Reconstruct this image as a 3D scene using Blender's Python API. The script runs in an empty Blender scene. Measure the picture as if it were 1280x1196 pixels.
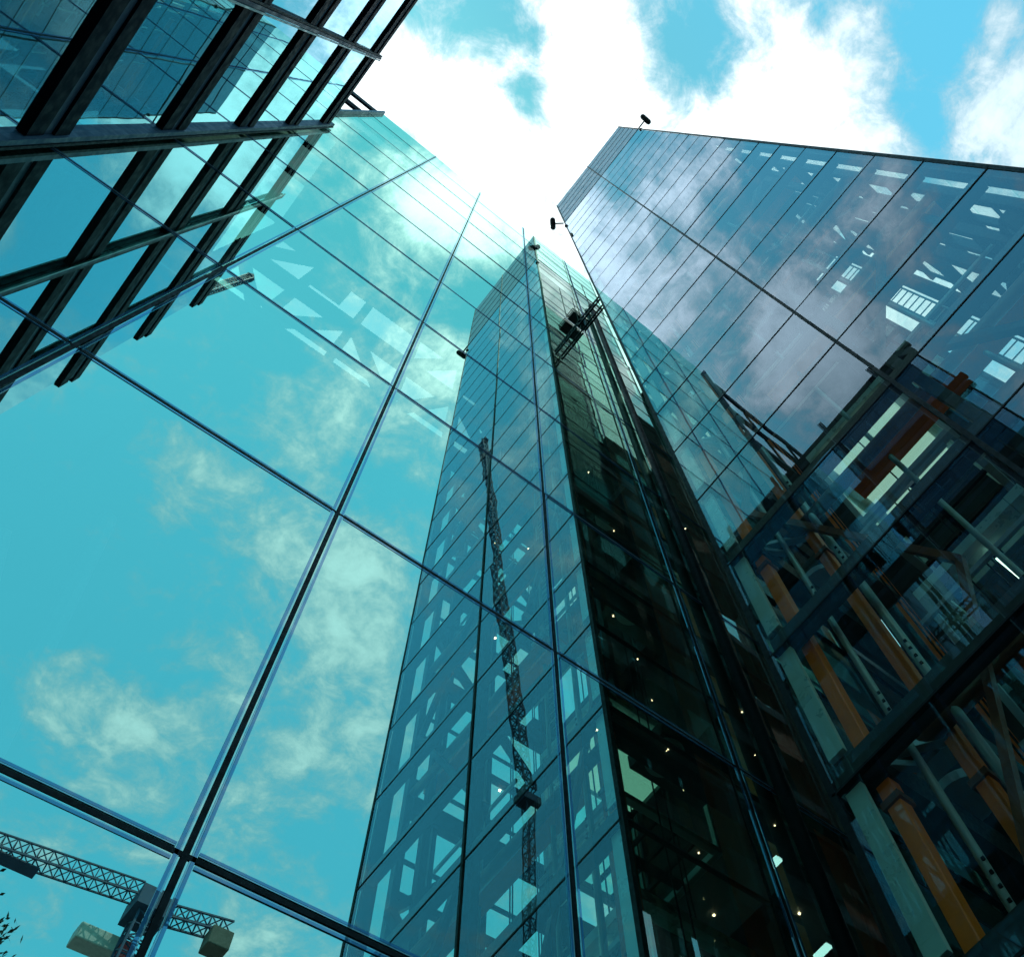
import bpy, bmesh, math, random
from mathutils import Vector, Matrix
random.seed(7)
U = 3.6                       # metres per storey-module used while surveying the place
EYE = 1.6
def V(x, y, z): return Vector((x*U, y*U, z*U + EYE))
S = bpy.context.scene
C = S.collection

# ------------------------------------------------------------------ camera
R_ = [[0.7551665027139915, -0.6397125575669841, -0.14314816404629072],
      [0.5694468756822925, 0.7483398061555083, -0.3401731769243576],
      [0.32473652235988687, 0.17537211355925975, 0.9294034714973702]]
right, down, fwd = [Vector(r) for r in R_]
cam_d = bpy.data.cameras.new('camera'); cam = bpy.data.objects.new('camera', cam_d); C.objects.link(cam)
m = Matrix((( right.x, -down.x, -fwd.x), (right.y, -down.y, -fwd.y), (right.z, -down.z, -fwd.z))).to_4x4()
m.translation = V(0, 0, 0)
cam.matrix_world = m
cam_d.sensor_fit = 'HORIZONTAL'; cam_d.sensor_width = 36
cam_d.lens = 1173.388/1280*36
cam_d.shift_x = (640-824.02)/1280; cam_d.shift_y = -(598-574.16)/1280
cam_d.clip_start = 0.05; cam_d.clip_end = 6000
S.camera = cam

# ------------------------------------------------------------------ sky, sun, exposure
SUN_EL, SUN_AZ = math.radians(66), math.radians(-6)      # azimuth measured from +Y towards +X
w = bpy.data.worlds.new('World'); S.world = w; w.use_nodes = True
nt = w.node_tree; nt.nodes.clear()
class NB:
    """tiny helper for building node trees"""
    def __init__(s, t): s.t = t
    def n(s, typ, **k):
        x = s.t.nodes.new(typ)
        for a, b in k.items(): setattr(x, a, b)
        return x
    def put(s, sock, v):
        if hasattr(v, 'is_output') or hasattr(v, 'links'): s.t.links.new(v, sock)
        else: sock.default_value = v
    def math(s, op, a, b=0.0, c=0.0, clamp=False):
        x = s.n('ShaderNodeMath', operation=op, use_clamp=clamp)
        s.put(x.inputs[0], a); s.put(x.inputs[1], b)
        if len(x.inputs) > 2: s.put(x.inputs[2], c)
        return x.outputs[0]
    def maprange(s, v, a, b, c=0.0, d=1.0, smooth=True):
        x = s.n('ShaderNodeMapRange'); x.interpolation_type = 'SMOOTHSTEP' if smooth else 'LINEAR'
        s.put(x.inputs[0], v); x.inputs[1].default_value = a; x.inputs[2].default_value = b
        x.inputs[3].default_value = c; x.inputs[4].default_value = d
        return x.outputs[0]
    def mix(s, f, a, b, blend='MIX'):
        x = s.n('ShaderNodeMix', data_type='RGBA', blend_type=blend)
        s.put(x.inputs[0], f); s.put(x.inputs[6], a); s.put(x.inputs[7], b)
        return x.outputs[2]
    def noise(s, vec, scale, detail=6, rough=.6, dist=0.0):
        x = s.n('ShaderNodeTexNoise'); s.put(x.inputs['Vector'], vec)
        x.inputs['Scale'].default_value = scale; x.inputs['Detail'].default_value = detail
        x.inputs['Roughness'].default_value = rough; x.inputs['Distortion'].default_value = dist
        return x.outputs[0]
b = NB(nt)
out = b.n('ShaderNodeOutputWorld'); bg = b.n('ShaderNodeBackground')
sky = b.n('ShaderNodeTexSky', sky_type='NISHITA', sun_disc=False)
sky.sun_elevation = SUN_EL; sky.sun_rotation = SUN_AZ; sky.air_density = 1.0; sky.dust_density = 1.2; sky.ozone_density = 1.6
tc = b.n('ShaderNodeTexCoord'); sp = b.n('ShaderNodeSeparateXYZ'); nt.links.new(tc.outputs['Generated'], sp.inputs[0])
zc = b.math('MAXIMUM', sp.outputs[2], .06)
px = b.math('DIVIDE', sp.outputs[0], zc); py = b.math('DIVIDE', sp.outputs[1], zc)
cb = b.n('ShaderNodeCombineXYZ'); nt.links.new(px, cb.inputs[0]); nt.links.new(py, cb.inputs[1]); cb.inputs[2].default_value = 3.7
n1 = b.noise(cb.outputs[0], 6.5, 12, .62, .45)
n2 = b.noise(cb.outputs[0], 21.0, 9, .68, .35)
n3 = b.noise(cb.outputs[0], 1.7, 3, .5, 0)
dens = b.math('ADD', b.math('MULTIPLY', n1, .54), b.math('MULTIPLY', n2, .32))
dens = b.math('ADD', dens, b.math('MULTIPLY', n3, .14))
dens = b.math('MULTIPLY_ADD', dens, 2.3, -.65)
# cloud banks (+) and blue gaps (-) over the cloud layer: x, y (direction / height), radius, amount
BANKS = [(.05, .05, .20, .34), (.18, -.20, .10, .10), (-.02, -.12, .05, .05), (.34, -.20, .12, .12),
         (-.085, -.045, .045, -.34), (-.03, -.06, .03, -.2), (-.002, -.027, .026, -.30), (.10, -.16, .045, -.30), (.17, -.26, .045, -.16), (.285, -.32, .045, -.34), (.34, -.26, .035, -.30), (.25, -.40, .04, -.16), (.40, -.34, .06, .22), (.22, -.24, .09, .18), (.14, -.13, .08, .14), (.22, -.20, .05, .12), (.34, -.41, .04, .1), (.05, -.12, .05, .1),
         (-.12, .05, .08, .14), (.0, -.10, .05, .10),
         (.02, -.40, .09, .14), (-.03, -.53, .07, .10), (.20, -.60, .12, .15), (.21, -.74, .12, .15), (.04, -.79, .10, .12), (.17, -.49, .08, .08),
         (.126, -.342, .04, .06), (-.0, -.16, .06, .06), (-.09, -.17, .08, -.14), (-.06, -.25, .08, -.10),
         (-.10, -.68, .14, -.20), (-.14, -.55, .10, -.14), (-.05, -.41, .05, -.10), (.11, -.78, .05, -.06), (.08, -.61, .07, -.10), (.11, -1.1, .2, -.04),
         (.184, -.394, .04, -.06), (-.06, -.165, .04, -.05),
         (-.15, .035, .04, .12), (-.18, -.045, .03, .12), (-.28, .096, .06, .10), (-.37, -.033, .06, .16), (-.39, .03, .07, .14), (-.32, -.149, .05, .05), (-.40, .18, .09, .2), (-.46, -.01, .08, .12),
         (-.213, -.072, .03, -.16), (-.269, -.139, .06, -.2), (-.26, -.046, .04, -.16), (-.272, .021, .03, -.08), (-.498, -.206, .10, -.14), (-.312, .012, .03, -.08), (-.14, 0, .02, -.06), (-.226, -.135, .04, -.16),
         (-.48, -.70, .22, -.30), (.0, .28, .13, .30), (.48, -.16, .12, .22), (.8, -.3, .3, .2), (-.31, .01, .16, .10)]
acc = dens
for (bx_, by_, br, am) in BANKS:
    dx = b.math('SUBTRACT', px, bx_); dy = b.math('SUBTRACT', py, by_)
    r2 = b.math('ADD', b.math('MULTIPLY', dx, dx), b.math('MULTIPLY', dy, dy))
    g = b.math('EXPONENT', b.math('MULTIPLY', r2, -1.0/(br*br)))
    acc = b.math('MULTIPLY_ADD', g, am, acc)
cov0 = b.maprange(acc, .40, .80)
gx = b.math('ADD', px, -.02); gy = b.math('SUBTRACT', py, .03)
gl_ = b.math('EXPONENT', b.math('MULTIPLY', b.math('ADD', b.math('MULTIPLY', b.math('MULTIPLY', gx, gx), .45), b.math('MULTIPLY', gy, gy)), -1/.10))
cov = b.math('MULTIPLY', cov0, b.math('MULTIPLY_ADD', gl_, .30, .70))
lum = b.math('MULTIPLY', b.math('MULTIPLY_ADD', gl_, .62, .56), b.maprange(acc, .46, 1.0, .50, 1.08))
skyc = b.mix(1.0, sky.outputs[0], (.46, 1.42, 1.17, 1), 'MULTIPLY')
sgain = b.n('ShaderNodeVectorMath', operation='SCALE'); nt.links.new(skyc, sgain.inputs[0]); SG = sgain.inputs[3]
nt.links.new(b.math('MULTIPLY_ADD', gl_, -.60, 1.32), SG)
cl = b.n('ShaderNodeVectorMath', operation='SCALE'); cl.inputs[0].default_value = (8.6, 9.5, 9.8); nt.links.new(lum, cl.inputs[3])
fin = b.mix(b.math('MULTIPLY', cov, .96), sgain.outputs[0], cl.outputs[0])
nt.links.new(fin, bg.inputs[0]); bg.inputs[1].default_value = 0.13
nt.links.new(bg.outputs[0], out.inputs[0])
sd = bpy.data.lights.new('sun', 'SUN'); sun = bpy.data.objects.new('sun', sd); C.objects.link(sun)
sd.energy = 2.0; sd.angle = math.radians(.5); sd.color = (1, .95, .88)
sv = Vector((math.sin(SUN_AZ)*math.cos(SUN_EL), math.cos(SUN_AZ)*math.cos(SUN_EL), math.sin(SUN_EL)))
sun.rotation_euler = sv.to_track_quat('Z', 'Y').to_euler(); sun.location = (0, 0, 80)
S.view_settings.view_transform = 'Standard'; S.view_settings.look = 'None'; S.view_settings.gamma = 1
S.view_settings.use_curve_mapping = False
S.view_settings.exposure = 0.65
S.render.engine = 'CYCLES'
cy = S.cycles
cy.max_bounces = 24; cy.transparent_max_bounces = 40; cy.glossy_bounces = 10; cy.diffuse_bounces = 3; cy.transmission_bounces = 8
cy.caustics_reflective = False; cy.caustics_refractive = False; cy.sample_clamp_indirect = 6

# ------------------------------------------------------------------ materials
MATS = {}
def matte(name, col, rough=.6, metal=0.0, var=.25, scale=3.0, spec=.4, bump=0.0):
    if name in MATS: return MATS[name]
    mt = bpy.data.materials.new(name); mt.use_nodes = True; q = NB(mt.node_tree)
    p = mt.node_tree.nodes['Principled BSDF']
    t = q.n('ShaderNodeTexCoord')
    n = q.noise(t.outputs['Object'], scale, 8, .62)
    n_ = q.noise(t.outputs['Object'], scale*9, 4, .6)
    f = q.math('ADD', q.math('MULTIPLY', n, .7), q.math('MULTIPLY', n_, .3))
    f = q.maprange(f, .35, .65)
    lo = tuple(c*(1-var) for c in col)+(1,); hi = tuple(min(1, c*(1+var)) for c in col)+(1,)
    q.put(p.inputs['Base Color'], q.mix(f, lo, hi))
    q.put(p.inputs['Roughness'], q.maprange(n_, .3, .7, max(.05, rough-.12), min(1, rough+.12)))
    p.inputs['Metallic'].default_value = metal
    p.inputs['Specular IOR Level'].default_value = spec
    if bump:
        bn = q.n('ShaderNodeBump'); bn.inputs['Strength'].default_value = bump; bn.inputs['Distance'].default_value = .02
        q.put(bn.inputs['Height'], n_); q.put(p.inputs['Normal'], bn.outputs[0])
    MATS[name] = mt; return mt

def glass(name, base, power, refl, trans, warp=.0, wscale=.5, dirt=.012):
    """coated architectural glass: mirror reflection over a tinted clear body"""
    if name in MATS: return MATS[name]
    mt = bpy.data.materials.new(name); mt.use_nodes = True; t = mt.node_tree; t.nodes.clear(); q = NB(t)
    o = q.n('ShaderNodeOutputMaterial')
    gl = q.n('ShaderNodeBsdfGlossy'); gl.inputs['Roughness'].default_value = 0.0; gl.inputs['Color'].default_value = refl+(1,)
    tr = q.n('ShaderNodeBsdfTransparent'); tr.inputs[0].default_value = trans+(1,)
    clr = q.n('ShaderNodeBsdfTransparent'); clr.inputs[0].default_value = (1, 1, 1, 1)
    lw = q.n('ShaderNodeLayerWeight'); lw.inputs[0].default_value = .5
    fac = q.math('MULTIPLY_ADD', q.math('POWER', lw.outputs['Facing'], power), 1-base, base, clamp=True)
    tcn = q.n('ShaderNodeTexCoord'); geo = q.n('ShaderNodeNewGeometry')
    if warp:
        oi = q.n('ShaderNodeObjectInfo')
        off = q.n('ShaderNodeVectorMath', operation='ADD'); t.links.new(geo.outputs['Position'], off.inputs[0])
        sc = q.math('MULTIPLY', oi.outputs['Random'], 40.0); cmb = q.n('ShaderNodeCombineXYZ')
        for i in range(3): t.links.new(sc, cmb.inputs[i])
        t.links.new(cmb.outputs[0], off.inputs[1])
        nn = q.noise(off.outputs[0], wscale, 2, .5)
        bn = q.n('ShaderNodeBump'); bn.inputs['Strength'].default_value = 1.0; bn.inputs['Distance'].default_value = warp
        t.links.new(nn, bn.inputs['Height']); t.links.new(bn.outputs[0], gl.inputs['Normal'])
    # a trace of dust film
    df = q.n('ShaderNodeBsdfDiffuse'); df.inputs[0].default_value = (.35, .42, .42, 1)
    dn = q.noise(geo.outputs['Position'], 1.3, 9, .7)
    dm = q.n('ShaderNodeMixShader'); 
    st = q.n('ShaderNodeVectorMath', operation='MULTIPLY'); t.links.new(geo.outputs['Position'], st.inputs[0]); st.inputs[1].default_value = (5, 5, .25)
    sn = q.noise(st.outputs[0], 1.6, 6, .7)
    q.put(dm.inputs[0], q.math('ADD', q.maprange(dn, .30, .85, 0, dirt), q.maprange(sn, .55, .80, 0, .03)))
    mx = q.n('ShaderNodeMixShader'); q.put(mx.inputs[0], fac); t.links.new(tr.outputs[0], mx.inputs[1]); t.links.new(gl.outputs[0], mx.inputs[2])
    t.links.new(mx.outputs[0], dm.inputs[1]); t.links.new(df.outputs[0], dm.inputs[2])
    bk = q.n('ShaderNodeMixShader'); t.links.new(geo.outputs['Backfacing'], bk.inputs[0])
    t.links.new(dm.outputs[0], bk.inputs[1]); t.links.new(clr.outputs[0], bk.inputs[2])
    t.links.new(bk.outputs[0], o.inputs[0])
    MATS[name] = mt; return mt
def frit(name, col, base, power, refl):
    """enamelled border printed on the outside of the panes: coloured, but as shiny as the glass"""
    mt = bpy.data.materials.new(name); mt.use_nodes = True; t = mt.node_tree; t.nodes.clear(); q = NB(t)
    o = q.n('ShaderNodeOutputMaterial'); gl = q.n('ShaderNodeBsdfGlossy'); gl.inputs['Roughness'].default_value = 0.0; gl.inputs['Color'].default_value = refl+(1,)
    df = q.n('ShaderNodeBsdfDiffuse'); df.inputs[0].default_value = col+(1,)
    lw = q.n('ShaderNodeLayerWeight'); lw.inputs[0].default_value = .5
    mx = q.n('ShaderNodeMixShader'); q.put(mx.inputs[0], q.math('MULTIPLY_ADD', q.math('POWER', lw.outputs['Facing'], power), 1-base, base, clamp=True))
    t.links.new(df.outputs[0], mx.inputs[1]); t.links.new(gl.outputs[0], mx.inputs[2]); t.links.new(mx.outputs[0], o.inputs[0])
    MATS[name] = mt; return mt
def emis(name, col, st):
    if name in MATS: return MATS[name]
    mt = bpy.data.materials.new(name); mt.use_nodes = True; t = mt.node_tree; t.nodes.clear(); q = NB(t)
    o = q.n('ShaderNodeOutputMaterial'); e = q.n('ShaderNodeEmission'); e.inputs[0].default_value = col+(1,); e.inputs[1].default_value = st
    t.links.new(e.outputs[0], o.inputs[0]); MATS[name] = mt; return mt

G_L = glass('screen_glass', .76, 4.0, (.60, 1.0, .84), (.50, .74, .70), warp=.0006, wscale=.35)
G_R = glass('tower_glass', .12, 3.6, (.62, .77, .93), (.90, .94, .86), warp=.0022, wscale=.5)
G_RS = glass('tower_side_glass', .12, 6.0, (1.0, .76, .84), (.60, .70, .64), warp=.0030, wscale=.6)
G_RB = glass('tower_rear_glass', .06, 5.0, (.7, .9, .95), (.84, 1.0, .95))
G_F = glass('finned_glass', .60, 3.0, (.50, .80, .95), (.38, .60, .60), warp=.0020, wscale=.5)
BLACK = matte('black_gasket', (.004, .005, .007), .6, 0, .1, 2, .15)
FRAME = matte('blue_grey_frame', (.06, .19, .34), .5, 0, .12, 1)
FRIT = frit('blue_edge_frit', (.04, .17, .33), .18, 1.3, (.36, .58, .74))
FRIT2 = frit('pale_edge_frit', (.30, .45, .52), .25, 1.3, (.48, .76, .82))
FIN = matte('dark_fin_paint', (.005, .007, .013), .6, .0, .2, .8, .04)
FINI = matte('fin_channel_grey', (.045, .05, .085), .5, .0, .1, .5, .15)
CORN = matte('corner_channel', (.03, .06, .11), .5, 0, .15, 1)
DARK = matte('dark_steel', (.020, .026, .030), .5, .2, .4)
DWALL = matte('dark_wall_lining', (.020, .026, .027), .8, 0, .5, .7)
SLAB = matte('slab_edge', (.055, .068, .070), .8, 0, .4, .8)
ORANGE = matte('orange_steel', (.85, .165, .012), .42, 0, .12, 2.0, .5)
BROWN = matte('brown_pipe', (.16, .055, .028), .4, 0, .25)
STEEL = matte('stainless_steel', (.30, .38, .39), .4, .3, .05, .4)
ROD = matte('pale_rod', (.6, .75, .7), .5, 0, .1)
TEAL = matte('pale_fascia', (.42, .60, .58), .35, .3, .05, .5)
SPAN = matte('grey_louvre_metal', (.20, .23, .31), .5, .2, .08, .3)
WHITE = matte('crane_white', (.20, .20, .20), .5, 0, .15)
CONC = matte('counterweight_concrete', (.045, .038, .032), .85, 0, .3, .6, bump=.3)
CRBL = matte('crane_lattice_paint', (.012, .03, .07), .6, 0, .2, 1, .15)
RED = matte('crane_red', (.35, .03, .05), .5)
MAG = matte('magenta_strip', (.10, .004, .035), .5)
PAVE = matte('granite_paving', (.20, .20, .19), .75, 0, .2, .9, bump=.2)
WARM = emis('warm_lamp', (1.0, .62, .34), 14)
GLOW = emis('added_glow_panel', (.50, .80, .72), .50)  # emission added in place of bright sky behind the lift car
COOL = emis('cool_lamp', (.65, 1.0, .92), 3.5)

# ------------------------------------------------------------------ mesh helpers
class MB:
    def __init__(s): s.bm = bmesh.new()
    def box(s, a, c_):
        """axis box between two corners in module units"""
        p, q = V(*a), V(*c_)
        lo = [min(p[i], q[i]) for i in range(3)]; hi = [max(p[i], q[i]) for i in range(3)]
        vs = [s.bm.verts.new((x, y, z)) for x in (lo[0], hi[0]) for y in (lo[1], hi[1]) for z in (lo[2], hi[2])]
        for f in ((0,1,3,2),(4,6,7,5),(0,4,5,1),(2,3,7,6),(0,2,6,4),(1,5,7,3)): s.bm.faces.new([vs[i] for i in f])
        return s
    def bar(s, a, c_, w_, h_=None, n=4, up=(0,0,1)):
        """prism of width w_, height h_ (module units) from a to c_; n sides"""
        p, q = V(*a), V(*c_); h_ = w_ if h_ is None else h_
        d = (q-p).normalized(); u_ = Vector(up)
        if abs(d.dot(u_)) > .95: u_ = Vector((0, 1, 0))
        sx = d.cross(u_).normalized(); sy = sx.cross(d).normalized()
        r0, r1 = [], []
        for i in range(n):
            if n == 4: cx, cy_ = [(-1,-1),(1,-1),(1,1),(-1,1)][i]; k = .5
            else: an = 2*math.pi*i/n; cx, cy_ = math.cos(an), math.sin(an); k = .5
            o_ = sx*cx*k*w_*U + sy*cy_*k*h_*U
            r0.append(s.bm.verts.new(p+o_)); r1.append(s.bm.verts.new(q+o_))
        for i in range(n):
            j = (i+1) % n; s.bm.faces.new((r0[i], r0[j], r1[j], r1[i]))
        s.bm.faces.new(r0[::-1]); s.bm.faces.new(r1)
        return s
    def ball(s, c_, r, sub=2):
        bmesh.ops.create_icosphere(s.bm, subdivisions=sub, radius=r*U, matrix=Matrix.Translation(V(*c_))); return s
    def build(s, name, mt, parent=None, smooth=False, bevel=0):
        bmesh.ops.recalc_face_normals(s.bm, faces=s.bm.faces)
        me = bpy.data.meshes.new(name)
        if parent is not None:
            inv = Matrix.Translation(-parent.location); s.bm.transform(inv)
        s.bm.to_mesh(me); s.bm.free(); me.materials.append(mt)
        o = bpy.data.objects.new(name, me); C.objects.link(o)
        if parent is not None: o.parent = parent
        if smooth:
            for f in me.polygons: f.use_smooth = True
        if bevel:
            bv = o.modifiers.new('bevel', 'BEVEL'); bv.width = bevel; bv.segments = 2; bv.limit_method = 'ANGLE'
        return o
def thing(name, loc, label, cat, group=None):
    o = bpy.data.objects.new(name, None); C.objects.link(o); o.location = V(*loc); o.empty_display_size = .3
    o['label'] = label; o['category'] = cat
    if group: o['group'] = group
    return o
def sub(parent_part, mb, name, mt, root):
    """a sub-part: its mesh is in the thing's space (parts sit at identity under the thing)"""
    o = mb.build(name, mt, root); o.parent = parent_part; return o
def pane(root, a, c_, mt, name='glass_pane', tilt=0.0):
    """one glass unit as its own mesh centred on itself, leaned by a fraction of a degree"""
    p, q = V(*a), V(*c_); ce = (p+q)/2
    m_ = MB(); m_.box(a, c_); m_.bm.transform(Matrix.Translation(-ce))
    bmesh.ops.recalc_face_normals(m_.bm, faces=m_.bm.faces)
    me = bpy.data.meshes.new(name); m_.bm.to_mesh(me); m_.bm.free(); me.materials.append(mt)
    o = bpy.data.objects.new(name, me); C.objects.link(o); o.parent = root; o.location = ce - root.location
    if tilt:
        o.rotation_euler = tuple(math.radians(random.gauss(0, tilt)) for _ in range(3))
    return o

# ------------------------------------------------------------------ survey values (module units)
H = 1.1339; HR = .5646
LX = [-1.109, -.4421, .2244, .8919, 1.5590, 2.2260, 2.893]
LZ0 = 1.0491
LZ = [LZ0 + H*j for j in range(-1, 11)]; LZ[-1] = 12.3505
GND = -EYE/U
T = .004                                              # half thickness of a glass unit

# ground
g = MB(); g.box((-900/U, -900/U, GND-.02), (900/U, 900/U, GND)); o = g.build('ground', PAVE); o['kind'] = 'structure'

# ================================================================== the tall glass screen building (straight ahead)
L = thing('glass_screen_building', (.9, 1.0, GND), 'tall building behind a flat blue-green glass screen with wide panes and thin black joints', 'building')
rows = [GND] + LZ
for i in range(len(LX)-1):
    x0, x1 = LX[i]+.0050, LX[i+1]-.0050
    if i == 0: x0 = -1.19
    for j in range(len(rows)-1):
        pane(L, (x0, 1-T, rows[j]+.005), (x1, 1+T, rows[j+1]-.005 if j < len(rows)-2 else rows[j+1]), G_L, tilt=.05)
for i, x in enumerate(LX):
    if i == 0: continue
    a = MB(); a.box((x-.0045, 1-.006, GND), (x+.0045, 1+.030, LZ[-1]+.03)); part = a.build('mullion', BLACK, L)
    for s_ in (-1, 1):
        sub(part, MB().box((x+s_*.0078, .9948, GND), (x+s_*.0098, .9956, LZ[-1]-.01)), 'pale_border', FRIT2, L)
        sub(part, MB().box((x+s_*.0102, .9945, GND), (x+s_*.0150, .9956, LZ[-1]-.02)), 'blue_border', FRIT, L)
for z in LZ[:-1]:
    a = MB(); a.box((-1.19, 1-.0055, z-.0045), (2.9, 1+.028, z+.0045)); part = a.build('transom', BLACK, L)
    for s_ in (-1, 1):
        m_ = MB(); m2 = MB()
        for i in range(len(LX)-1):
            m_.box((LX[i]+.0165, .9948, z+s_*.0078), (LX[i+1]-.0165, .9956, z+s_*.0098))
            m2.box((LX[i]+.0165, .9945, z+s_*.0102), (LX[i+1]-.0165, .9956, z+s_*.0150))
        sub(part, m_, 'pale_border', FRIT2, L); sub(part, m2, 'blue_border', FRIT, L)
MB().box((-1.215, .96, GND), (-1.192, 1.06, LZ[-1]+.02)).build('end_return', CORN, L)
# interior: lining walls, floors, truss under the roof
MB().box((-1.35, 2.6, GND), (2.3, 2.75, 8.1)).build('back_wall', DWALL, L)
a = MB()
for j in range(9):
    z = GND + .5 + .95*j
    a.box((2.31, 2.61, z), (6.9, 2.74, z+.42))
for i in range(14):
    x = 2.31 + .335*i; a.box((x, 2.62, GND), (x+(.16 if i % 3 else .24), 2.73, 8.1))
a.build('back_wall', DWALL, L)
MB().box((-1.35, 1.12, GND), (-1.23, 2.6, 8.2)).build('side_wall', DWALL, L)
MB().box((6.9, 1.12, GND), (7.0, 2.6, 9.0)).build('side_wall', DWALL, L)
MB().box((-1.35, 1.25, 11.6), (7.0, 2.75, 11.72)).build('roof_slab', SLAB, L)
MB().box((-1.35, 2.62, 11.3), (7.0, 2.74, 11.58)).build('parapet_wall', DWALL, L)
a = MB(); a.box((-1.35, 2.62, 8.1), (7.0, 2.74, 8.3)); a.box((-1.35, 2.62, 9.7), (7.0, 2.74, 9.9)); a.build('truss_chord', SLAB, L)
x = -1.3; k = 0
while x < 6.8:
    MB().bar((x, 2.68, 8.3), (x, 2.68, 11.5), .09, .10).build('truss_post', SLAB, L)
    if k % 2: MB().bar((x+.06, 2.66, 8.32), (x+.58, 2.66, 9.68), .09, .08).build('truss_diagonal', SLAB, L)
    else: MB().bar((x+.06, 2.66, 9.68), (x+.58, 2.66, 8.32), .09, .08).build('truss_diagonal', SLAB, L)
    if k % 3 == 0: MB().bar((x+.06, 2.66, 9.92), (x+.58, 2.66, 11.2), .11, .08).build('truss_diagonal', SLAB, L)
    if k % 3 == 1: MB().box((x+.05, 2.63, 10.3), (x+.40, 2.70, 10.9)).build('truss_panel', SLAB, L)
    x += .64; k += 1
# slender bracing rods of the screen, catching a little light
for a_, c_ in (((-.35, 1.5, 2.2), (.35, 1.5, .2)), ((-.9, 1.45, .9), (1.2, 1.45, 1.3)), ((-.2, 1.45, 2.4), (.1, 1.45, .6)), ((.9, 1.5, .6), (1.5, 1.5, 2.0))):
    MB().bar(a_, c_, .045, .045, 8).build('bracing_rod', ROD, L)
# floors and columns of the rooms behind the right-hand bays
for j in range(0, 8):
    z = LZ0 - .09 + H*(j-1)
    MB().box((1.15, 1.85, z), (6.8, 2.2, z+.08)).build('floor_slab', SLAB, L)
    MB().box((1.15, 1.82, z-.03), (6.8, 1.845, z+.09)).build('edge_channel', DARK, L)
for x in (1.25, 2.05, 2.75, 3.6):
    MB().box((x, 1.40, GND), (x+.09, 1.49, 8.1)).build('column', ORANGE if x != 2.85 else DARK, L)
lamps = [(763,663),(806,704),(745,690),(824,828),(840,994),(903,925),(735,1128),(765,1078),(997,1115),(978,1136),(830,690),(889,737)]
# ceiling lamps hung under the floors
for j in range(0, 7):
    z = LZ0 - .09 + H*(j-1)
    for x, y in ((1.32, 1.55), (1.62, 1.72), (1.95, 1.6), (2.4, 1.85), (1.48, 2.1), (2.1, 2.25), (1.8, 2.0), (2.7, 2.2), (3.1, 1.9), (2.9, 1.6), (3.6, 2.2)):
        if random.random() < .85:
            MB().ball((x+random.uniform(-.06, .06), y+random.uniform(-.08, .08), z-.012), random.uniform(.003, .0075), 2).build('downlight', WARM, L)
for x, y, z in ((2.50, 1.62, 2.14), (2.56, 1.70, 2.14), (2.40, 1.58, 2.14), (2.66, 1.66, 3.27), (3.2, 1.9, 3.27), (2.45, 1.56, 1.04), (2.6, 1.62, 1.04), (2.7, 1.72, 1.04)):
    MB().box((x, y, z-.18), (x+.035, y+.09, z-.165)).build('panel_lamp', COOL, L)
# dark service riser standing just in front of the screen
MB().bar((1.70, .965, GND), (1.70, .965, 9.6), .045, .045, 12).build('service_riser', BLACK, L, True)

# ================================================================== slatted steel screen beyond the left end
W_ = thing('slatted_steel_screen', (-2.3, 1.1, GND), 'black slatted steel screen at the top left end of the flat blue-green glass screen', 'screen')
for z, t in ((12.25, .30), (11.05, .14), (10.80, .05), (9.80, .16), (9.45, .05), (8.75, .14)):
    MB().box((-3.6, 1.0, z-t), (-1.225, 1.03, z)).build('slat', FIN, W_)
for x in (-1.24, -2.0, -2.8, -3.58):
    MB().box((x-.012, 1.033, GND), (x+.012, 1.06, 12.2)).build('post', FIN, W_)

# ================================================================== the finned building (upper left)
F = thing('finned_building', (-1.8, .14, GND), 'low building with rows of deep black horizontal fins over pale glass, upper left', 'building')
FX = -1.056; FZR = 8.1; FY0 = -.72
fz = [GND] + [LZ0 + H*j for j in range(-1, 7)]
ys = [-.68, -.33, .337, .985]
for i in range(3):
    for j in range(len(fz)-1):
        pane(F, (FX-T, ys[i]+.008, fz[j]+.01), (FX+T, ys[i+1]-.008, fz[j+1]-.01), G_F, tilt=.05)
for z in fz[1:]:
    c_ = z - .07
    a = MB(); a.box((FX-.01, FY0, c_-.14), (FX+.020, .95, c_-.030)); part = a.build('fin', FIN, F)
    sub(part, MB().box((FX-.01, FY0+.012, c_-.028), (FX+.015, .95, c_+.035)), 'fin_channel', FINI, F)
    sub(part, MB().box((FX-.01, FY0-.02, c_+.037), (FX+.024, .95, c_+.14)), 'fin_nose', FIN, F)
for y in (-.33, .337):
    a = MB(); a.box((FX+.006, y-.012, GND), (FX+.030, y+.006, FZR)); part = a.build('mullion', FINI, F)
    sub(part, MB().box((FX+.026, y+.009, GND), (FX+.033, y+.018, FZR)), 'mullion_rib', STEEL, F)
    sub(part, MB().box((FX+.006, y-.026, GND), (FX+.028, y-.015, FZR)), 'mullion_gasket', BLACK, F)
a = MB(); a.box((FX-.02, .953, GND), (FX+.032, .972, FZR)); part = a.build('corner_channel', CORN, F)
sub(part, MB().box((FX+.01, .975, GND), (FX+.035, .985, FZR)), 'corner_gasket', BLACK, F)
MB().box((-3.4, -.70, FZR-.02), (-1.22, .95, FZR+.03)).build('roof', DARK, F)
MB().box((-3.4, FY0, GND), (-1.22, -.705, FZR-.03)).build('end_wall', DWALL, F)
MB().box((-3.4, .96, GND), (-1.24, .985, FZR-.03)).build('party_wall', DWALL, F)
MB().box((-2.05, -.70, GND), (-1.98, .95, 6.6)).build('back_wall', DWALL, F)
for z in fz[1:-1]:
    MB().box((-1.97, -.70, z-.02), (-1.30, .95, z+.06)).build('floor_slab', SLAB, F)

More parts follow.
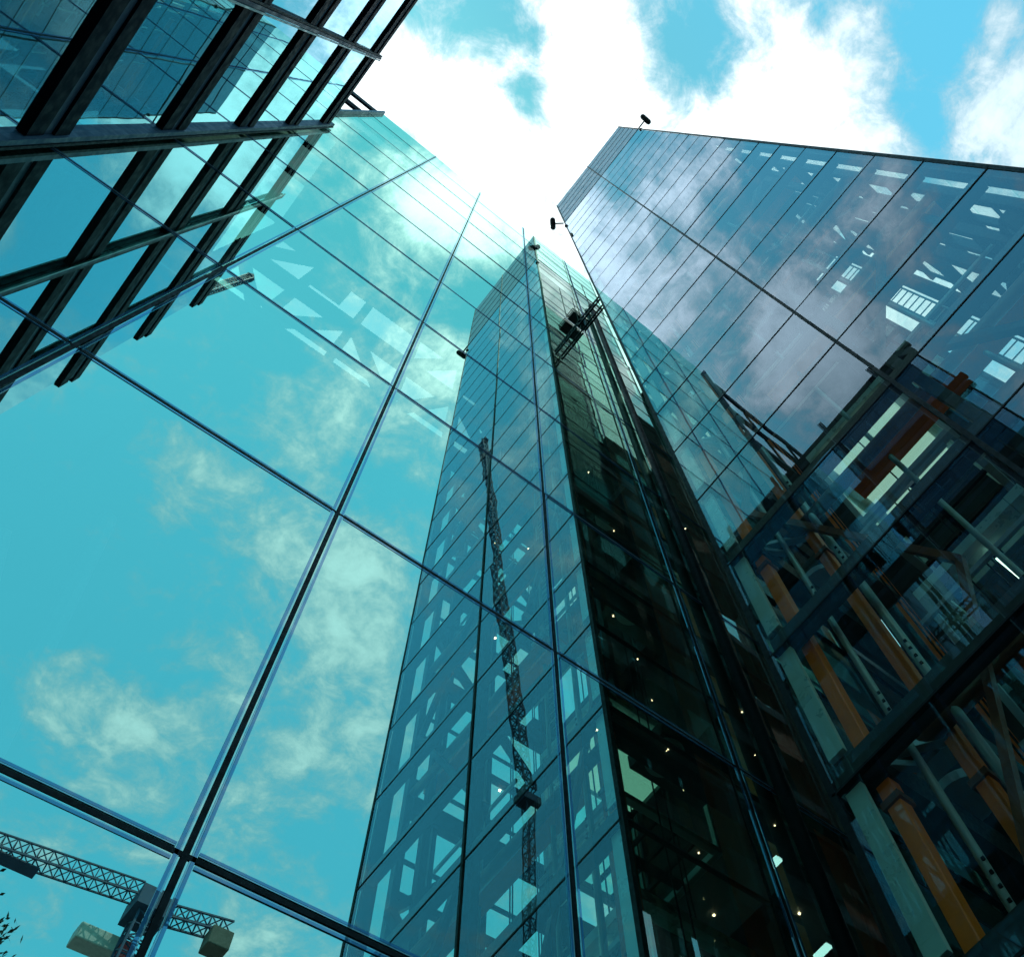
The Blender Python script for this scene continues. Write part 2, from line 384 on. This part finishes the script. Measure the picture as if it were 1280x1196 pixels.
# ================================================================== the glass lift tower (right)
T_ = thing('glass_lift_tower', (1.99, -.14, GND), 'slender glass lift tower with grey louvred top band and orange steel inside, right', 'tower')
RX, RX2, RY, RY2 = 1.391, 2.593, .677, -.953
RZB, RZR = 13.5695, 16.2736
rz = [2.7481 + HR*k for k in range(-5, 20)]; rz[-1] = RZB
rz = [GND] + rz
YM, XM = -.1365, 1.99
for j in range(len(rz)-1):
    z0, z1 = rz[j]+.005, rz[j+1]-.005
    for y0, y1 in ((RY2+.006, YM-.006), (YM+.006, RY-.006)):
        pane(T_, (RX-T, y0, z0), (RX+T, y1, z1), G_R, tilt=.07)
    for x0, x1 in ((RX+.006, XM-.005), (XM+.005, RX2-.006)):
        pane(T_, (x0, RY-T, z0), (x1, RY+T, z1), G_RS, tilt=.12)
# faces turned away from the courtyard
a = MB()
for j in range(len(rz)-1):
    for x0, x1 in ((RX+.006, XM-.005), (XM+.005, RX2-.006)):
        a.box((x0, RY2-T, rz[j]+.005), (x1, RY2+T, rz[j+1]-.005))
o = a.build('side_glazing', G_RB, T_); o['kind'] = 'stuff'
a = MB()
for j in range(len(rz)-1):
    for y0, y1 in ((RY2+.006, YM-.006), (YM+.006, RY-.006)):
        a.box((RX2-T, y0, rz[j]+.005), (RX2+T, y1, rz[j+1]-.005))
o = a.build('rear_glazing', G_RB, T_); o['kind'] = 'stuff'
# joints
for z in rz[1:]:
    t = .0035
    MB().box((RX-.006, RY2, z-t), (RX+.010, RY, z+t)).build('front_joint', BLACK, T_)
    MB().box((RX+.012, RY-.010, z-t), (RX2-.012, RY+.006, z+t)).build('side_joint', BLACK, T_)
MB().box((RX-.009, YM-.0065, GND), (RX+.03, YM+.0065, RZR)).build('mullion', BLACK, T_)
MB().box((XM-.005, RY-.02, GND), (XM+.005, RY+.008, RZR)).build('mullion', BLACK, T_)
MB().box((XM-.02, RY2+.006, GND), (XM+.02, RY2+.05, RZB)).build('mullion', DARK, T_)
for x, y in ((RX, RY), (RX, RY2), (RX2, RY), (RX2, RY2)):
    sx = .012 if x == RX else -.012; sy = -.012 if y == RY else .012
    MB().box((x-sx*.5, y-sy*.5, GND), (x+sx, y+sy, RZR)).build('corner_post', BLACK, T_)
# grey louvred band at the top
bz = [RZB + (RZR-RZB)*k/5 for k in range(6)]
for k in range(5):
    z0, z1 = bz[k]+.035, bz[k+1]-.035
    for y0, y1 in ((RY2+.016, YM-.008), (YM+.008, RY-.016)):
        MB().box((RX-.004, y0, z0), (RX+.02, y1, z1)).build('band_panel', SPAN, T_)
        MB().box((RX2-.02, y0, z0), (RX2+.004, y1, z1)).build('band_panel', SPAN, T_)
    for x0, x1 in ((RX+.022, XM-.006), (XM+.006, RX2-.022)):
        MB().box((x0, RY-.02, z0), (x1, RY+.004, z1)).build('band_panel', SPAN, T_)
        MB().box((x0, RY2-.004, z0), (x1, RY2+.02, z1)).build('band_panel', SPAN, T_)
MB().box((RX+.03, RY2+.03, RZB-.02), (RX2-.03, RY-.03, RZR-.03)).build('plant_room', DWALL, T_)
MB().box((RX-.008, RY2-.006, RZB-.012), (RX+.02, RY+.006, RZB+.010)).build('band_sill', BLACK, T_)
MB().box((RX+.022, RY-.01, RZB-.012), (RX2, RY+.010, RZB+.010)).build('band_sill', BLACK, T_)
# steel frame behind the glass
cols = [(1.475, .585, ORANGE), (1.60, .43, ORANGE), (1.60, -.80, DARK), (2.42, .50, ORANGE), (2.42, -.82, DARK), (1.475, -.20, DARK), (2.42, -.20, DARK)]
for x, y, mt in cols:
    MB().box((x-.020, y-.020, GND), (x+.020, y+.020, RZB-.03)).build('column', mt, T_, bevel=.01)
# pale fascia strip by the near corner, in storey lengths
for j in range(len(rz)-1):
    MB().box((RX+.012, RY-.070, rz[j]+.11), (RX+.028, RY-.022, rz[j+1]-.008)).build('fascia_strip', TEAL, T_)
for j, z in enumerate(rz[1:]):
    MB().box((RX+.012, RY2+.05, z+.010), (RX+.055, RY-.02, z+.080)).build('edge_beam', DARK, T_)
    if j % 2 == 1 and z < 13:
        zz = z
        MB().bar((1.56, RY2+.06, zz+.115), (1.56, .60, zz+.115), .05, .05, 12).build('tie_pipe', BROWN, T_, True)
        MB().box((1.62, RY2+.05, zz+.17), (1.70, .22, zz+.26)).build('ring_beam', ORANGE, T_)
        MB().box((1.565, RY2+.020, zz-.02), (RX2-.03, RY2+.07, zz+.10)).build('side_beam', DARK, T_)
        MB().box((RX2-.12, RY2+.10, zz), (RX2-.03, RY-.10, zz+.14)).build('rear_beam', DARK, T_)
        MB().box((1.45, RY-.12, zz), (RX2-.13, RY-.04, zz+.10)).build('side_beam', DARK, T_)
        MB().box((1.75, -.24, zz-.02), (2.46, -.16, zz+.06)).build('cross_beam', DARK, T_)
    elif z < 13:
        MB().box((1.565, RY2+.020, z+.02), (RX2-.03, RY2+.05, z+.06)).build('side_rail', DARK, T_)
for (x, y, r) in ((1.52, .505, .022), (1.55, .375, .028), (1.66, .05, .022), (1.66, -.42, .022)):
    MB().bar((x, y, GND), (x, y, 13.3), r*.9, r*.9, 14).build('guide_rail', STEEL, T_, True)
# diagonal bracing
z = GND+.2; k = 0
while z < 12:
    d = 1 if k % 2 else -1
    ya, yb = (.56, .12) if d > 0 else (.12, .56)
    MB().bar((1.50, ya, z), (1.50, yb, z+H), .022, .022).build('brace', BROWN, T_)
    ya, yb = (-.18, -.80) if d > 0 else (-.80, -.18)
    MB().bar((1.50, ya, z), (1.50, yb, z+H), .030, .030).build('brace', DARK, T_)
    xa, xb = (1.5, 2.45) if d > 0 else (2.45, 1.5)
    if z < 9.5: MB().bar((xa, RY2+.12, z), (xb, RY2+.12, z+H), .045, .04).build('brace', DARK, T_)
    z += H; k += 1
MB().box((1.406, RY2+.010, GND), (1.470, RY2+.03, RZB-.03)).build('edge_panel', DARK, T_)
for zz in rz[1:20]: MB().box((1.565, RY2+.008, zz+.27), (2.29, RY2+.018, zz+.295)).build('side_rail', DARK, T_)
MB().box((1.70, RY2+.020, GND), (1.725, RY2+.05, 8.6)).build('side_post', DARK, T_)
MB().box((1.525, RY2+.022, GND), (1.563, RY2+.06, RZB-.03)).build('side_post', DARK, T_)
MB().box((2.30, RY2+.165, GND), (2.48, RY2+.18, 13.0)).build('side_lining', DWALL, T_)
for x in (1.90,): MB().box((x, RY2+.105, GND), (x+.06, RY2+.16, 8.6)).build('side_post', DARK, T_)
# rear lining and the louvred upper half of the far side
MB().box((RX2-.028, -.30, GND), (RX2-.014, RY-.03, 9.5)).build('rear_lining', DWALL, T_)
MB().box((RX2-.028, RY2+.02, 7.6), (RX2-.014, -.303, RZB-.03)).build('rear_lining', DWALL, T_)
MB().box((RX2-.028, -.30, 9.52), (RX2-.014, RY-.03, RZB-.03)).build('rear_lining', DWALL, T_)
MB().box((1.42, RY2+.012, 8.6), (RX2-.03, RY2+.019, RZB-.03)).build('side_lining', DWALL, T_)
MB().box((1.45, RY2+.21, 11.0), (RX2-.13, RY-.13, 11.05)).build('machine_floor', DWALL, T_)

# fine steelwork: brackets, bolted plates, cable runs, ladder, handrails
for j, z in enumerate(rz[1:22]):
    if j % 2 == 1:
        for x, y in ((1.475, .585), (1.60, .43)):
            MB().box((x-.027, y-.027, z-.07), (x+.027, y+.027, z-.050)).build('splice_plate', BROWN, T_)
        MB().bar((1.475, .585, z+.10), (1.60, .43, z+.10), .025, .02).build('tie_bracket', STEEL, T_)
        MB().bar((1.42, .60, z+.06), (1.56, .52, z+.06), .018, .02).build('tie_bracket', STEEL, T_)
    a = MB()
    for k in range(4): a.box((1.508, .494, z+.18+.035*k), (1.513, .501, z+.188+.035*k)); a.box((1.534, .366, z+.28+.035*k), (1.540, .374, z+.288+.035*k))
    a.build('bolt_row', BLACK, T_)
    MB().box((1.70, -.10, z+.03), (1.712, .34, z+.05)).build('handrail', STEEL, T_)
    MB().box((1.70, -.86, z+.20), (1.712, -.24, z+.22)).build('handrail', STEEL, T_)
for x, y in ((1.90, .38), (1.93, .40), (2.02, -.50), (2.05, -.52), (1.72, -.30), (1.74, -.31), (1.86, .10), (2.20, .20)):
    MB().bar((x, y, GND), (x, y, 13.2), .007, .007, 6).build('cable', BLACK, T_)
a = MB()
for y in (-.60, -.70): a.bar((2.30, y, GND), (2.30, y, 9.5), .012, .012, 6)
zz = GND + .1
while zz < 9.4: a.bar((2.30, -.60, zz), (2.30, -.70, zz), .008, .008, 5); zz += .085
a.build('ladder', STEEL, T_)
for z in (.62, 1.75, 2.88, 4.02, 5.15):
    MB().bar((1.80, .55, z), (1.80, .55, z+.03), .16, .16, 24).build('sheave', STEEL, T_)
    MB().box((1.74, .42, z+.05), (2.10, .62, z+.12)).build('machine_box', SLAB, T_)

# lift cars hanging in the shafts
def lift_car(x0, y0, z0, label, glow):
    K = thing('lift_car', (x0+.28, y0+.24, z0), label, 'lift', 'glass lift cars in the tower')
    x1, y1, z1 = x0+.56, y0+.46, z0+.66
    a = MB()
    for x in (x0, x1-.03): a.box((x, y0, z0), (x+.03, y1, z0+.035))
    for y in (y0, y1-.03): a.box((x0+.031, y, z0+.002), (x1-.031, y+.03, z0+.033))
    a.build('base_frame', STEEL, K, bevel=.006)
    a = MB()
    for i in range(1, 5):
        x = x0+.03+(x1-x0-.06)*i/5; a.box((x-.006, y0+.031, z0+.004), (x+.006, y1-.031, z0+.028))
    a.box((x0+.031, (y0+y1)/2-.02, z0+.008), (x1-.031, (y0+y1)/2+.02, z0+.024)); a.build('floor_bars', BLACK, K)
    MB().box((x0+.031, y0+.031, z0+.029), (x1-.031, y1-.031, z0+.034)).build('glass_floor', G_RB, K)
    for x in (x0, x1-.02):
        for y in (y0, y1-.02): MB().box((x, y, z0+.036), (x+.02, y+.02, z1)).build('corner_post', STEEL, K)
    for a_, c_ in (((x0+.021, y0+.004, z0+.05), (x1-.021, y0+.012, z1-.03)), ((x0+.021, y1-.012, z0+.05), (x1-.021, y1-.004, z1-.03)), ((x0+.004, y0+.021, z0+.05), (x0+.012, y1-.021, z1-.03))):
        MB().box(a_, c_).build('wall_pane', G_RB, K)
    a = MB(); a.box((x0, y0, z1+.002), (x1, y0+.06, z1+.05)); a.box((x0, y1-.06, z1+.002), (x1, y1, z1+.05)); a.box((x0, y0+.062, z1+.004), (x0+.06, y1-.062, z1+.048)); a.box((x1-.06, y0+.062, z1+.004), (x1, y1-.062, z1+.048))
    a.build('roof_frame', TEAL, K)
    a = MB(); a.bar((x0+.1, y0-.02, z0-.03), (x0+.1, y0+.02, z0-.03), .10, .10, 20); a.build('sheave', STEEL, K, False)
    for dx in (-.012, .012): MB().bar((x0+.28+dx, y0+.23, z1+.05), (x0+.28+dx, y0+.23, z1+.9), .006, .006, 6).build('cable', BLACK, K)
    if glow: MB().box((x0+.04, y0+.04, z1-.03), (x1-.04, y1-.04, z1-.02)).build('added_glow_panel', GLOW, K)  # added glowing sheet, stands in for sky showing through the glass car
    else: MB().box((x0+.08, y0+.20, z1-.03), (x0+.25, y0+.212, z1-.02)).build('strip_lamp', COOL, K)
    return K
lift_car(1.78, -.16, 2.95, 'higher glass lift car with a bright green grid floor', True)
lift_car(1.78, -.14, 1.75, 'lower, darker glass lift car with a pale roof frame', False)

# floodlights on the tower's top corners
def floodlight(x, y, z, dx, dy, label):
    K = thing('roof_floodlight', (x, y, z), label, 'floodlight', 'floodlights at the top of the lift tower')
    MB().bar((x, y, z), (x+dx*.12, y+dy*.12, z), .02, .02, 10).build('arm', BLACK, K)
    m_ = MB(); px_, py_ = -dy, dx
    c_ = (x+dx*.15, y+dy*.15, z)
    m_.bar((c_[0]-px_*.05, c_[1]-py_*.05, z), (c_[0]+px_*.05, c_[1]+py_*.05, z), .075, .075, 14); h = m_.build('lamp_head', BLACK, K, True)
    for s_ in (-1, 1): sub(h, MB().ball((c_[0]+px_*.05*s_, c_[1]+py_*.05*s_, z), .0375, 2), 'end_cap', BLACK, K)
    MB().ball((x-dx*.02, y-dy*.02, z-.35), .025, 2).build('junction_box', BLACK, K)
    return K
floodlight(RX-.0, RY2-.01, RZB+.05, 0, -1, 'small black floodlight sticking up at the far top corner of the glass lift tower')
floodlight(RX-.02, RY+.01, RZB-.1, -.75, .66, 'small black floodlight at the near corner of the glass lift tower, above the slot')

# gangway and window cleaning gondola between tower and screen
K = thing('lattice_gangway', (1.46, .84, 7.85), 'thin lattice gangway bridging the slot between glass lift tower and flat glass screen', 'gangway')
for x in (1.42, 1.49):
    for z in (7.86, 7.98): MB().bar((x, .69, z), (x, .985, z), .014, .014).build('rail', BLACK, K)
for k in range(6):
    y = .70+.05*k
    MB().bar((1.42, y, 7.86), (1.42, y+.05, 7.98), .010, .010).build('lattice_bar', BLACK, K)
    MB().bar((1.42, y, 7.86), (1.49, y, 7.86), .008, .008).build('floor_bar', BLACK, K)
K = thing('cleaning_gondola', (1.8, .76, 10.2), 'boxy black window cleaning gondola hanging in the slot beside the lift tower', 'gondola')
MB().box((1.70, .70, 10.18), (1.92, .81, 10.20)).build('floor', DARK, K)
a = MB()
for z in (10.28, 10.38):
    a.box((1.70, .70, z), (1.92, .708, z+.012)); a.box((1.70, .802, z), (1.92, .81, z+.012)); a.box((1.70, .709, z+.001), (1.708, .801, z+.011)); a.box((1.912, .709, z+.001), (1.92, .801, z+.011))
a.build('guard_rail', DARK, K)
MB().box((1.72, .71, 10.205), (1.82, .79, 10.34)).build('winch_box', BLACK, K)
for x in (1.42, 1.59): MB().bar((x, .91, 10.20), (x, .91, 8.6), .008, .008, 6).build('cable', BLACK, K)

# ================================================================== block east of the tower
K = thing('rear_office_block', (4.2, -.15, GND), 'dark office block standing behind the glass lift tower', 'building')
MB().box((2.75, -.60, GND), (5.6, .62, 9.6)).build('wall', DWALL, K)
for j in range(0, 18):
    z = GND+.15+.57*j
    if z > 9.2: break
    for i in range(5):
        x = 2.8+.55*i
        w_ = MB().box((x, .622, z+.1), (x+.46, .632, z+.42)).build('window', FRAME if (i+j) % 4 else TEAL, K)
    for i in range(3): MB().box((2.738, -.55+.38*i, z+.1), (2.748, -.25+.38*i, z+.42)).build('window', FRAME if (i+j) % 3 else TEAL, K)
MB().box((2.73, -.62, 9.603), (5.62, .64, 9.66)).build('roof', SLAB, K)

# ================================================================== cranes behind the viewer, seen only mirrored
def lattice(p, q, wdt, n, chord, web, root, name, mt, up=(0,0,1)):
    """triangulated lattice boom of four chords as ONE mesh"""
    P_, Q_ = Vector(p), Vector(q); d = (Q_-P_).normalized(); u_ = Vector(up)
    if abs(d.dot(u_)) > .95: u_ = Vector((1, 0, 0))
    sx = d.cross(u_).normalized(); sy = sx.cross(d).normalized(); a = MB()
    cs = [(-1,-1),(1,-1),(1,1),(-1,1)]
    at = lambda t, c_: tuple(P_.lerp(Q_, t)+sx*c_[0]*wdt/2+sy*c_[1]*wdt/2)
    for c_ in cs: a.bar(at(0, c_), at(1, c_), chord)
    for i in range(n):
        t0, t1 = i/n, (i+1)/n
        for k in range(4):
            c0, c1 = cs[k], cs[(k+1) % 4]
            if i % 2: c0, c1 = c1, c0
            a.bar(at(t0, c0), at(t1, c1), web)
            a.bar(at(t0, cs[k]), at(t0, cs[(k+1) % 4]), web)
    return a.build(name, mt, root)
z = 15.4
mx, my = 3.42, -14.1
K = thing('tower_crane', (mx, my, GND), 'tower crane with dark blue lattice jib and hanging counterweight block, mirrored bottom left', 'crane')
lattice((mx, my, GND), (mx, my, z-.3), .42, 50, .04, .022, K, 'mast', CRBL)
lattice((mx-.3, my, z+.2), (mx-9.0, my-1.1, z+.2), .30, 40, .030, .018, K, 'jib', CRBL)
lattice((mx+.3, my, z+.1), (mx+1.6, my+.25, z+.1), .28, 6, .035, .02, K, 'counter_jib', CRBL)
MB().box((mx-.35, my-.35, z-.3), (mx+.35, my+.35, z+.15)).build('slewing_unit', CRBL, K)
MB().box((mx-2.9, my-.50, z+.0), (mx-2.1, my-.22, z+.03)).build('trolley', CRBL, K)
MB().box((mx+1.2, my+.05, z-.45), (mx+1.65, my+.42, z-.02)).build('counterweight', CONC, K, bevel=.08)
MB().box((mx-.95, my-.70, z-.85), (mx-.15, my-.35, z-.50)).build('machine_cabin', WHITE, K, bevel=.1)
MB().box((mx-.14, my-.70, z-.83), (mx+.12, my-.35, z-.52)).build('cabin_end', RED, K)
K = thing('luffing_crane', (-5.4, -8.4, GND), 'crane with thin lattice jib raised almost upright, mirrored as a wobbly dark line', 'crane')
lattice((-5.4, -8.4, GND), (-5.4, -8.4, 15.8), .17, 70, .018, .012, K, 'mast', CRBL)
lattice((-5.4, -8.4, 16.2), (-4.32, -9.65, 39.7), .24, 80, .030, .020, K, 'jib', CRBL)
MB().box((-5.6, -8.55, 15.8), (-5.2, -8.25, 16.0)).build('machine_deck', CRBL, K)
MB().ball((-4.32, -9.65, 39.8), .22, 1).build('jib_head', CRBL, K)

# street tree behind the viewer
def tree(cx, cy_, zc, r, label):
    K = thing('street_tree', (cx, cy_, GND), label, 'tree')
    bark = matte('bark', (.05, .04, .03), .9, 0, .3, 6); leaf = matte('leaf', (.035, .06, .02), .6, 0, .5, 4)
    a = MB()
    pts = [(cx, cy_, GND), (cx+.03, cy_, zc-r*1.1), (cx, cy_+.02, zc-.1*r)]
    a.bar(pts[0], pts[1], .13, .13, 10); a.bar(pts[1], pts[2], .09, .09, 8)
    for i in range(14):
        an = random.uniform(0, 6.28); zz = random.uniform(-.9, .2)
        a.bar((cx, cy_, zc+zz*r), (cx+math.cos(an)*r*.8, cy_+math.sin(an)*r*.8, zc+(zz+.6)*r*.9), .03, .03, 5)
    a.build('trunk', bark, K)
    bm = bmesh.new()
    cl = [Vector((random.gauss(0, 1), random.gauss(0, 1), random.gauss(0, 1))).normalized()*random.uniform(.35, .95) for _ in range(230)]
    for c_ in cl:
        for _ in range(110):
            p = c_*r + Vector((random.gauss(0, 1), random.gauss(0, 1), random.gauss(0, 1)))*r*.10
            p = V(cx+p.x, cy_+p.y, zc+p.z) - K.location
            n = Vector((random.gauss(0, 1), random.gauss(0, 1), random.gauss(0, 1))).normalized(); t = n.orthogonal().normalized(); b2 = n.cross(t)
            s_ = random.uniform(.03, .06)
            bm.faces.new([bm.verts.new(p+t*s_), bm.verts.new(p+b2*s_*.5), bm.verts.new(p-t*s_), bm.verts.new(p-b2*s_*.5)])
    me = bpy.data.meshes.new('crown'); bm.to_mesh(me); bm.free(); me.materials.append(leaf)
    o = bpy.data.objects.new('crown', me); C.objects.link(o); o.parent = K
tree(-.05, -1.50, 2.70, .42, 'leafy street tree whose crown is mirrored in the bottom left corner')
